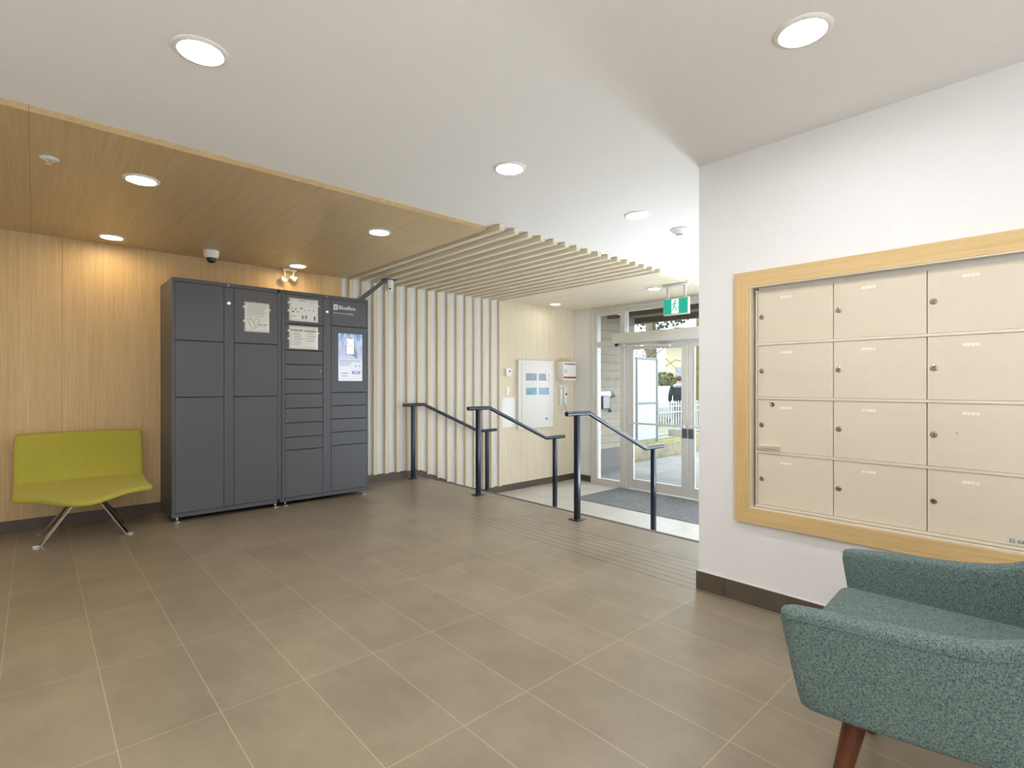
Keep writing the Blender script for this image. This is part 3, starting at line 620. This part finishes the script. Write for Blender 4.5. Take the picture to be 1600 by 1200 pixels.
for c in range(4):
    y1 = 1.187-.3655*c; y0 = y1-.3625
    for r, (z0, z1) in enumerate(rows):
        d = build('mailbox_door', B(xp, xp+.012, y0, y1, z0, z1, M['beige'], .0012, 1), t)
        yl, zl = y1-.022, z0+.139
        build('lock', MB().lathe([(.013, 0), (.013, .003), (.009, .005), (.009, .003)], (xp, yl, zl), M['brass'], axis=(-1, 0, 0), n=20).box(xp-.0052, xp-.003, yl-.0012, yl+.0012, zl-.005, zl+.004, M['gap']), d)
        mb = MB(); yn = y1-.118; zn = z1-.042
        for k in range(4): mb.box(xp-.0008, xp, yn-.0145*k-.012, yn-.0145*k, zn-.006, zn+.006, M['num'])
        build('number_tape', mb, d, 0)
        if c == 0 and r == 1:
            build('slot_lock', MB().lathe([(.011, 0), (.011, .006), (.008, .008), (.0, .008)], (xp, y1-.075, z1-.026), M['black'], axis=(-1, 0, 0), n=20).lathe([(.007, .0082), (.006, .01), (.0, .01)], (xp, y1-.072, z1-.026), M['chrome'], axis=(-1, 0, 0), n=14), d)
            build('mail_slot_handle', MB().box(xp-.022, xp, y1-.115, y1-.008, z0+.022, z0+.028, M['beige_lt'], .002).box(xp-.022, xp-.019, y1-.115, y1-.008, z0+.018, z0+.028, M['beige_lt']), d)
        if c == 2 and r == 1: build('scratch', B(xp-.0005, xp, y1-.10, y1-.098, zl+.005, zl+.014, M['gap']), d, 0)
        if c == 2 and r == 0:
            lg = build('brand_plate', B(xp-.0012, xp, y1-.36, y1-.255, z0+.004, z0+.034, plain('pale_brand_plate', srgb(205, 202, 190), .4), .0004, 1), d)
            mb = MB(); mb.box(xp-.0018, xp-.0012, y1-.278, y1-.262, z0+.011, z0+.027, M['ink_grey']); text_mesh(mb, 'C', .014, (xp-.0022, y1-.2665, z0+.0145), (0, -1, 0), (0, 0, 1), M['decal'], depth=.0002)
            text_mesh(mb, 'cano', .026, (xp-.0016, y1-.285, z0+.0125), (0, -1, 0), (0, 0, 1), M['ink'], depth=.0003)
            build('brand_lettering', mb, lg, 0)
# ------------------------------------------------------------------ handrails
def handrail(y, label):
    t = thing('handrail', (3.553, y, 0), label, 'handrail', 'handrails at the entrance steps')
    mb = MB(); r = .021
    mb.tube([(3.41, y, .942), (3.70, y, .942), (3.718, y, .940), (3.735, y, .932), (4.60, y, .553), (4.618, y, .546), (4.64, y, .543), (4.95, y, .543)], r, M['rail'], 18)
    build('rail', mb, t, 50)
    for xp_, z0, z1 in ((3.553, 0, .925), (4.775, ZL, .526)):
        p = build('post', B(xp_-.022, xp_+.022, y-.022, y+.022, z0, z1, M['rail'], .003), t)
        mb = MB(); mb.box(xp_-.055, xp_+.055, y-.055, y+.055, z0, z0+.008, M['rail'], .002)
        for a in (-1, 1):
            for b in (-1, 1): mb.lathe([(.007, 0), (.007, .005), (.003, .007)], (xp_+a*.041, y+b*.041, z0+.008), M['chrome'], n=8)
        build('base_plate', mb, p)
handrail(3.02, 'blue-black steel handrail nearest the camera, in front of the glass doors')
handrail(4.42, 'blue-black steel handrail in the middle of the entrance steps')
handrail(5.74, 'blue-black steel handrail against the slatted wall')
# entrance mat
mb = MB(); mb.box(5.63, 6.72, 2.0, 4.85, ZL, ZL+.008, M['mat_pile'], .003, 1)
tag(build('floor_mat', mb, loc=(6.2, 3.4, ZL)), 'large grey speckled carpet mat inside the glass entrance doors', 'mat')
# ------------------------------------------------------------------ vestibule wall fittings
YV = YB-.006
t = thing('annunciator_cabinet', (5.85, YV, .53), 'white fire alarm cabinet with four small windows on the vestibule wall', 'alarm cabinet')
build('surround', B(5.455, 6.235, YV-.05, YV, .515, 1.58, M['white_pvc'], .006), t)
dr = build('cabinet_door', B(5.515, 6.205, YV-.062, YV-.05, .61, 1.52, M['white_pvc'], .003), t)
pg = [plain('striped_display', srgb(150, 160, 176), .3, var=.2, scale=30, stretch=(6, 1, .1)), plain('teal_display', srgb(130, 172, 186), .3, var=.15, scale=18), plain('blue_display', srgb(140, 168, 204), .3, var=.08, scale=10)]
for k, (xa, xb, za, zb) in enumerate(((5.60, 5.835, 1.262, 1.372), (5.885, 6.115, 1.262, 1.372), (5.60, 5.835, 1.04, 1.15), (5.885, 6.115, 1.04, 1.15))):
    build('display_window', B(xa, xb, YV-.064, YV-.062, za, zb, pg[0 if k < 2 else k-1], .0), dr)
build('hanging_tag', MB().prism([(6.03, YV-.066, 1.43), (6.09, YV-.066, 1.41), (6.11, YV-.066, 1.27), (6.05, YV-.066, 1.265)], (0, -.002, 0), M['paper']), dr)
build('maker_badge', MB().prism([(6.02, YV-.062, .64), (6.06, YV-.062, .68), (6.10, YV-.062, .64)], (0, -.001, 0), M['ink_grey']), dr)
t = thing('card_reader', (5.27, YV, 1.38), 'small white and grey reader box on the vestibule wall, above the switch', 'reader')
build('case', B(5.215, 5.325, YV-.035, YV, 1.325, 1.445, M['white_pvc'], .005), t); build('button', MB().lathe([(.014, 0), (.014, .004), (.0, .005)], (5.285, YV-.035, 1.40), M['black'], axis=(0, -1, 0), n=14), t)
t = thing('wall_switch', (5.27, YV, 1.1), 'slim white wall switch plate between the reader and white notice board', 'switch')
build('cover_plate', B(5.235, 5.305, YV-.008, YV, 1.04, 1.16, M['white_pvc'], .002), t); build('rocker', B(5.253, 5.287, YV-.013, YV-.008, 1.067, 1.133, M['white_pvc'], .002), t)
tag(build('blank_notice', B(5.158, 5.428, YV-.004, YV, .552, 1.002, plain('white_sheet', srgb(240, 240, 238), .4, var=.003), .001), loc=(5.29, YV, .55)), 'blank white sheet on the vestibule wall behind the middle handrail', 'notice')
t = thing('first_aid_box', (6.5, YV, 1.35), 'white wall box with a red stripe beside the entrance glazing', 'wall box')
build('case', B(6.345, 6.655, YV-.175, YV, 1.262, 1.575, M['white_pvc'], .014, 3), t)
mb = MB(); mb.box(6.346, 6.654, YV-.1765, YV-.174, 1.30, 1.33, M['red']); mb.box(6.36, 6.64, YV-.177, YV-.174, 1.525, 1.547, M['ink_grey']); 
for k in range(7): mb.box(6.47+.022*k, 6.486+.022*k, YV-.178, YV-.1765, 1.528, 1.543, M['red'])
for a, b in ((.0, .03), (.02, 0), (-.01, -.005)): mb.box(6.385+a, 6.397+a, YV-.177, YV-.174, 1.40+b, 1.425+b, M['ink'])
build('label_graphics', mb, t, 0)
t = thing('intercom_phone', (6.48, YV, 1.0), 'white wall intercom handset with hanging cord below the red-striped box', 'intercom')
build('back_plate', B(6.40, 6.60, YV-.02, YV, .86, 1.20, M['white_pvc'], .006), t)
build('cradle', B(6.40, 6.52, YV-.055, YV-.02, .90, 1.14, M['white_pvc'], .008), t)
build('handset', MB().box(6.455, 6.52, YV-.10, YV-.055, .89, 1.15, M['white_pvc'], .018, 3), t)
build('earpiece', MB().lathe([(.018, 0), (.018, .004), (.0, .005)], (6.49, YV-.10, 1.04), M['black'], axis=(0, -1, 0), n=14), t)
build('cord', MB().tube([(6.44, YV-.05, .90), (6.43, YV-.05, .8), (6.45, YV-.04, .72), (6.475, YV-.045, .78), (6.50, YV-.06, .88)], .006, M['white_pvc'], 8).tube([(6.50, YV-.06, .89), (6.54, YV-.05, .78), (6.6, YV-.04, .735)], .005, M['ink_grey'], 8), t)
# ------------------------------------------------------------------ outside
ZG = ZL-.01
struct('floor_outside', B(XD+.1, 34, -20, 30, ZG-.2, ZG, M['paving']), 0)
mb = MB(); mb.box(XD+.16, 8.45, 5.75, 6.1, .055, 2.6, M['ext_wall']); struct('wall_outside', mb, 0)
struct('wall_outside_plinth', B(XD+.16, 8.40, 5.735, 6.1, ZG, .055, M['plinth']), 0)
struct('ceiling_canopy', MB().box(XD+.1, 8.6, 1.0, 8.0, 2.46, 2.7, M['soffit_lt']).box(8.45, 8.6, 1.0, 8.0, 2.36, 2.7, M['soffit']).box(7.6, 7.7, 1.0, 5.75, 2.38, 2.47, M['soffit']), 0)
# intercom on the outside wall
t = thing('entry_panel', (7.55, 5.75, .9), 'dark framed entry intercom panel on the stone wall outside the sidelight', 'intercom')
build('back_plate', MB().box(7.37, 7.76, 5.74, 5.75, .99, 1.075, M['alu'], .003).box(7.70, 7.80, 5.725, 5.75, .96, 1.09, M['black'], .004), t)
build('screen_frame', MB().box(7.42, 7.62, 5.715, 5.74, .76, 1.0, M['black'], .005).box(7.435, 7.605, 5.712, 5.716, .775, .985, M['ink_grey']), t)
build('keypad', B(7.63, 7.70, 5.725, 5.75, .70, .80, M['black'], .004), t)
# planter wall
t = thing('planter_wall', (10.5, 6.4, ZG), 'low mossy concrete planter wall outside the glass door', 'planter')
build('wall_block', B(8.5, 14.5, 6.3, 8.6, ZG, -.10, M['concrete'], .015), t); build('moss_cover', B(8.55, 14.5, 6.36, 8.6, -.10, -.085, M['moss'], .004), t)
mb = MB()
# privacy screen
t = thing('privacy_screen', (9.9, 6.5, -.08), 'frosted white glass privacy screen standing on the planter wall', 'screen')
mb = MB()
for x in (8.93, 9.62, 10.42): mb.box(x-.025, x+.025, 6.48, 6.53, -.085, 1.80, M['ext_frame'], .003)
for z in (.79, 1.775, -.03): mb.box(8.93, 10.42, 6.485, 6.525, z-.02, z+.02, M['ext_frame'], .003)
build('frame', mb, t); 
for a, b in ((8.955, 9.595), (9.645, 10.395)):
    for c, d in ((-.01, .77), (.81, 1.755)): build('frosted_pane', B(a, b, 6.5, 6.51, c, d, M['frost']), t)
# picket fence
t = thing('picket_fence', (11.5, 6.7, -.085), 'white metal picket fence on the planter wall outside the door', 'fence')
mb = MB()
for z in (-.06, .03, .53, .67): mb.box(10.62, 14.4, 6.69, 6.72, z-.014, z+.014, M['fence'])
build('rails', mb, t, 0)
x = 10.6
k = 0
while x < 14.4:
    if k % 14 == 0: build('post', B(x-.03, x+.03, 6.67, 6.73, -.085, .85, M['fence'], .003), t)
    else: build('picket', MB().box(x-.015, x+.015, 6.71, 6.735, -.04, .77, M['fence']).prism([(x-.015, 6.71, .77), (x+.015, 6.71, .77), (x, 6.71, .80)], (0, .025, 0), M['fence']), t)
    x += .115; k += 1
# foliage helpers
def leaves(c, r, n, s, m, seed=1, flat=1.0):
    rnd = random.Random(seed); mb = MB(); c = Vector(c)
    for _ in range(n):
        while True:
            v = Vector((rnd.uniform(-1, 1), rnd.uniform(-1, 1), rnd.uniform(-1, 1)))
            if .15 < v.length < 1: break
        p = c+Vector((v.x*r[0], v.y*r[1], v.z*r[2])); e = Euler((rnd.uniform(0, 6.3), rnd.uniform(0, 6.3), rnd.uniform(0, 6.3))).to_matrix(); q = s*rnd.uniform(.6, 1.4)
        mb.quad([p+e@Vector((-q, 0, 0)), p+e@Vector((0, -q*.45, q*.1)), p+e@Vector((q, 0, 0)), p+e@Vector((0, q*.45, -q*.1))], m)
    return mb
def tree(name, label, base, h, crown, r, n, s, m, bark, rad=.16, seed=3):
    t = thing(name, base, label, 'tree'); b = Vector(base); rnd = random.Random(seed)
    mb = MB(); mb.tube([b, b+Vector((.05, .03, h*.4)), b+Vector((0, .05, h*.75)), b+Vector((.08, 0, h))], [rad, rad*.8, rad*.5, rad*.12], bark, 10); build('trunk', mb, t)
    mb = MB()
    for k in range(14):
        z = h*rnd.uniform(.35, .95); a = rnd.uniform(0, 6.28); L = crown*rnd.uniform(.5, 1); p = b+Vector((0, 0, z)); mb.tube([p, p+Vector((math.cos(a)*L*.5, math.sin(a)*L*.5, L*.22)), p+Vector((math.cos(a)*L, math.sin(a)*L, L*.3))], [rad*.25, rad*.15, .01], bark, 6)
    build('branches', mb, t)
    if n: o = build('foliage', leaves(b+Vector((0, 0, h*.82)), r, n, s, m, seed), t, 0); o['kind'] = 'stuff'
    return t
tree('evergreen_tree', 'tall dark evergreen tree seen through the transom glass', (25.6, 16.2, ZG), 8.9, 2.6, (3.6, 3.6, 2.6), 3600, .15, M['leaf'], M['bark'], .24, 5)
tree('bare_tree', 'slender mossy bare tree seen through the right glass door', (13.2, 6.95, -.1), 6.0, 1.1, None, 0, 0, None, M['bark_moss'], .085, 8)
# bare branches of a small tree behind the screen
t = thing('bare_shrub_tree', (12.9, 8.1, -.09), 'leafless spreading tree behind the privacy screen and fence', 'tree')
rnd = random.Random(11); b = Vector((12.2, 8.2, -.083)); mb = MB(); mb.tube([b, b+Vector((.0, 0, 1.5)), b+Vector((.35, -.15, 2.0)), b+Vector((1.0, -.5, 2.5))], [.035, .03, .024, .012], M['bark'], 8); build('trunk', mb, t)
mb = MB()
for k in range(26):
    p = b+Vector((rnd.uniform(-.1, .6), rnd.uniform(-.3, .1), rnd.uniform(1.2, 2.2))); a = rnd.uniform(0, 6.28); L = rnd.uniform(.6, 1.35); mb.tube([p, p+Vector((math.cos(a)*L*.5, math.sin(a)*L*.5, L*.3)), p+Vector((math.cos(a)*L, math.sin(a)*L, L*.35*rnd.uniform(-1, 1.3)))], [.014, .010, .004], M['bark'], 5)
build('branches', mb, t)
o = build('hedge', leaves((20.6, 12.6, .72), (1.7, .8, 1.05), 4200, .085, M['leaf2'], 21), None, 0, loc=(20.6, 12.6, -.1)); tag(o, 'olive green hedge behind the white car and person', 'hedge')
# ground bank behind the fence
struct('ground_outside', B(12, 34, 8.6, 30, ZG, -.3, M['moss']), 0)
# utility pole
t = thing('utility_pole', (14.05, 9.05, ZG), 'weathered wooden utility pole behind the privacy screen', 'pole')
build('pole', MB().tube([(14.05, 9.05, ZG), (14.05, 9.05, 8.5)], [.105, .09], M['bark'], 12), t)
build('crossarm', MB().box(13.4, 14.7, 8.98, 9.12, 5.6, 5.75, M['bark']), t)
mb = MB()
for z0, z1 in ((4.0, 4.2), (4.45, 4.3), (3.7, 4.0)): mb.tube([(10, 22, z0), (21.3, 13.7, z1-.35), (40, -6, z0)], .022, M['rubber'], 5)
wt = build('overhead_wires', mb, loc=(21.3, 13.4, 3.65)); tag(wt, 'thin dark overhead wires crossing the sky beyond the transom', 'wires')
# house
t = thing('house', (31, 12, -.3), 'pale cream house with grey roof far beyond the fence', 'house')
build('walls', B(27.5, 38, 8, 16.6, -.3, 3.5, M['house']), t)
build('roof', MB().prism([(27.1, 7.6, 3.5), (27.1, 17.0, 3.5), (27.1, 12.3, 4.3)], (11.4, 0, 0), M['roof']), t)
for y, z in ((10.0, 1.0), (12.6, 1.0), (14.8, 1.0)): build('window', MB().box(27.44, 27.5, y, y+1.1, z, z+1.2, M['window_dark']).box(27.42, 27.45, y-.08, y+1.18, z-.1, z, M['white_pvc']), t)
# car
t = thing('white_car', (16.9, 10.75, -.3), 'white car parked behind the fence', 'car')
cxp, cyp, cz0 = 16.9, 10.75, -.3
prof = [(-2.1, .35), (-2.15, .7), (-1.9, .95), (-1.2, 1.05), (-.7, 1.42), (.7, 1.45), (1.35, 1.08), (2.05, .92), (2.15, .6), (2.1, .32)]
dirx = Vector((.78, .62, 0)); diry = Vector((-.62, .78, 0)); o0 = Vector((cxp, cyp, cz0))
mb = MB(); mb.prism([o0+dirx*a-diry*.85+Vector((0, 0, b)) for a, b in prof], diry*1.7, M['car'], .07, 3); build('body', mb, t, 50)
for a in (-1.35, 1.3):
    for s_ in (-.86, .70): build('wheel', MB().lathe([(.2, 0), (.32, .01), (.33, .08), (.32, .16), (.2, .17)], o0+dirx*a+diry*s_+Vector((0, 0, .33)), M['rubber'], axis=diry, n=20), t)
build('side_window', MB().prism([o0+dirx*a-diry*.86+Vector((0, 0, b)) for a, b in ((-1.0, 1.08), (-.62, 1.36), (.62, 1.38), (1.1, 1.08))], diry*.012, M['window_dark']), t)
# person
t = thing('person', (14.1, 8.05, -.1), 'person in a black hoodie with patterned hood seen from behind outside', 'person', local=True)
PG = -.3; PX, PY = 14.35, 8.2
ori = math.radians(35)   # facing away from the camera
t.location = (PX, PY, PG); t.rotation_euler = (0, 0, ori-PI/2)
def skin_obj(name, verts, edges, rad, m, parent, root=0, lev=2):
    me = bpy.data.meshes.new(name); me.from_pydata(verts, edges, []); o = bpy.data.objects.new(name, me); C.objects.link(o); o.parent = parent; me.materials.append(m)
    sk = o.modifiers.new('skin', 'SKIN'); sk.use_smooth_shade = True
    for i, r in enumerate(rad): me.skin_vertices[0].data[i].radius = (r, r) if not isinstance(r, tuple) else r; me.skin_vertices[0].data[i].use_root = (i == root)
    sub(o, lev); return o
# body (facing local +Y), heights for a 1.76 m figure
V = [(0, 0, .95), (0, 0, 1.12), (0, .01, 1.32), (0, 0, 1.44), (0, 0, 1.52), (0, .01, 1.60), (0, .015, 1.70),
     (-.17, 0, 1.42), (-.24, -.02, 1.18), (-.25, .06, .95), (-.25, .10, .88), (.17, 0, 1.42), (.24, -.02, 1.18), (.25, .06, .95), (.25, .10, .88),
     (-.09, 0, .88), (-.10, .02, .50), (-.10, -.02, .09), (-.10, .10, .04), (.09, 0, .88), (.10, .02, .50), (.10, -.02, .09), (.10, .10, .04)]
Ed = [(0, 1), (1, 2), (2, 3), (3, 4), (4, 5), (5, 6), (3, 7), (7, 8), (8, 9), (9, 10), (3, 11), (11, 12), (12, 13), (13, 14), (0, 15), (15, 16), (16, 17), (17, 18), (0, 19), (19, 20), (20, 21), (21, 22)]
R = [(.15, .11), (.14, .105), (.165, .115), (.11, .09), .055, .075, .06, .07, .05, .036, .032, .07, .05, .036, .032, .095, .062, .045, .04, .095, .062, .045, .04]
skin_obj('body', V, Ed, R, M['skin'], t)
HV = [(0, 0, .90), (0, 0, 1.10), (0, .0, 1.32), (0, 0, 1.45), (-.18, 0, 1.42), (-.25, -.02, 1.18), (-.255, .06, .97), (.18, 0, 1.42), (.25, -.02, 1.18), (.255, .06, .97)]
skin_obj('hoodie', HV, [(0, 1), (1, 2), (2, 3), (3, 4), (4, 5), (5, 6), (3, 7), (7, 8), (8, 9)], [(.185, .145), (.18, .14), (.20, .15), (.13, .11), .09, .072, .055, .09, .072, .055], M['hoodie'], t)
skin_obj('hood', [(-.17, -.04, 1.43), (-.08, -.10, 1.47), (.08, -.10, 1.47), (.17, -.04, 1.43)], [(0, 1), (1, 2), (2, 3)], [.065, .075, .075, .065], M['hoodie_print'], t)
skin_obj('trousers', [(0, 0, .95), (-.09, 0, .86), (-.10, .02, .50), (-.10, -.02, .10), (.09, 0, .86), (.10, .02, .50), (.10, -.02, .10)], [(0, 1), (1, 2), (2, 3), (0, 4), (4, 5), (5, 6)], [(.17, .13), .115, .085, .07, .115, .085, .07], M['trousers'], t)
mb = MB(); mb.lathe([(.0, -.06), (.07, -.045), (.092, 0), (.09, .045), (.06, .085), (.0, .10)], (0, -.015, 1.665), M['hair'], n=20); build('hair', mb, t, 80)
for sx in (-1, 1):
    vs = [(sx*.25, .10, .90), (sx*.25, .12, .84)]; ed = [(0, 1)]; rr = [.034, .036]
    for k in range(4):
        bx = sx*.25+(k-1.5)*.019; L = (.065, .08, .075, .06)[k]; n0 = len(vs); vs += [(bx, .13, .815), (bx, .145, .815-L*.5), (bx, .135, .815-L)]; ed += [(1, n0), (n0, n0+1), (n0+1, n0+2)]; rr += [.010, .009, .008]
    n0 = len(vs); vs += [(sx*.25-sx*.04, .135, .84), (sx*.25-sx*.05, .15, .80)]; ed += [(1, n0), (n0, n0+1)]; rr += [.011, .009]
    skin_obj('hand', vs, ed, rr, M['skin'], t, 0, 1)
    build('shoe', MB().box(sx*.10-.045, sx*.10+.045, -.09, .18, .0, .085, M['rubber'], .03, 3), t)
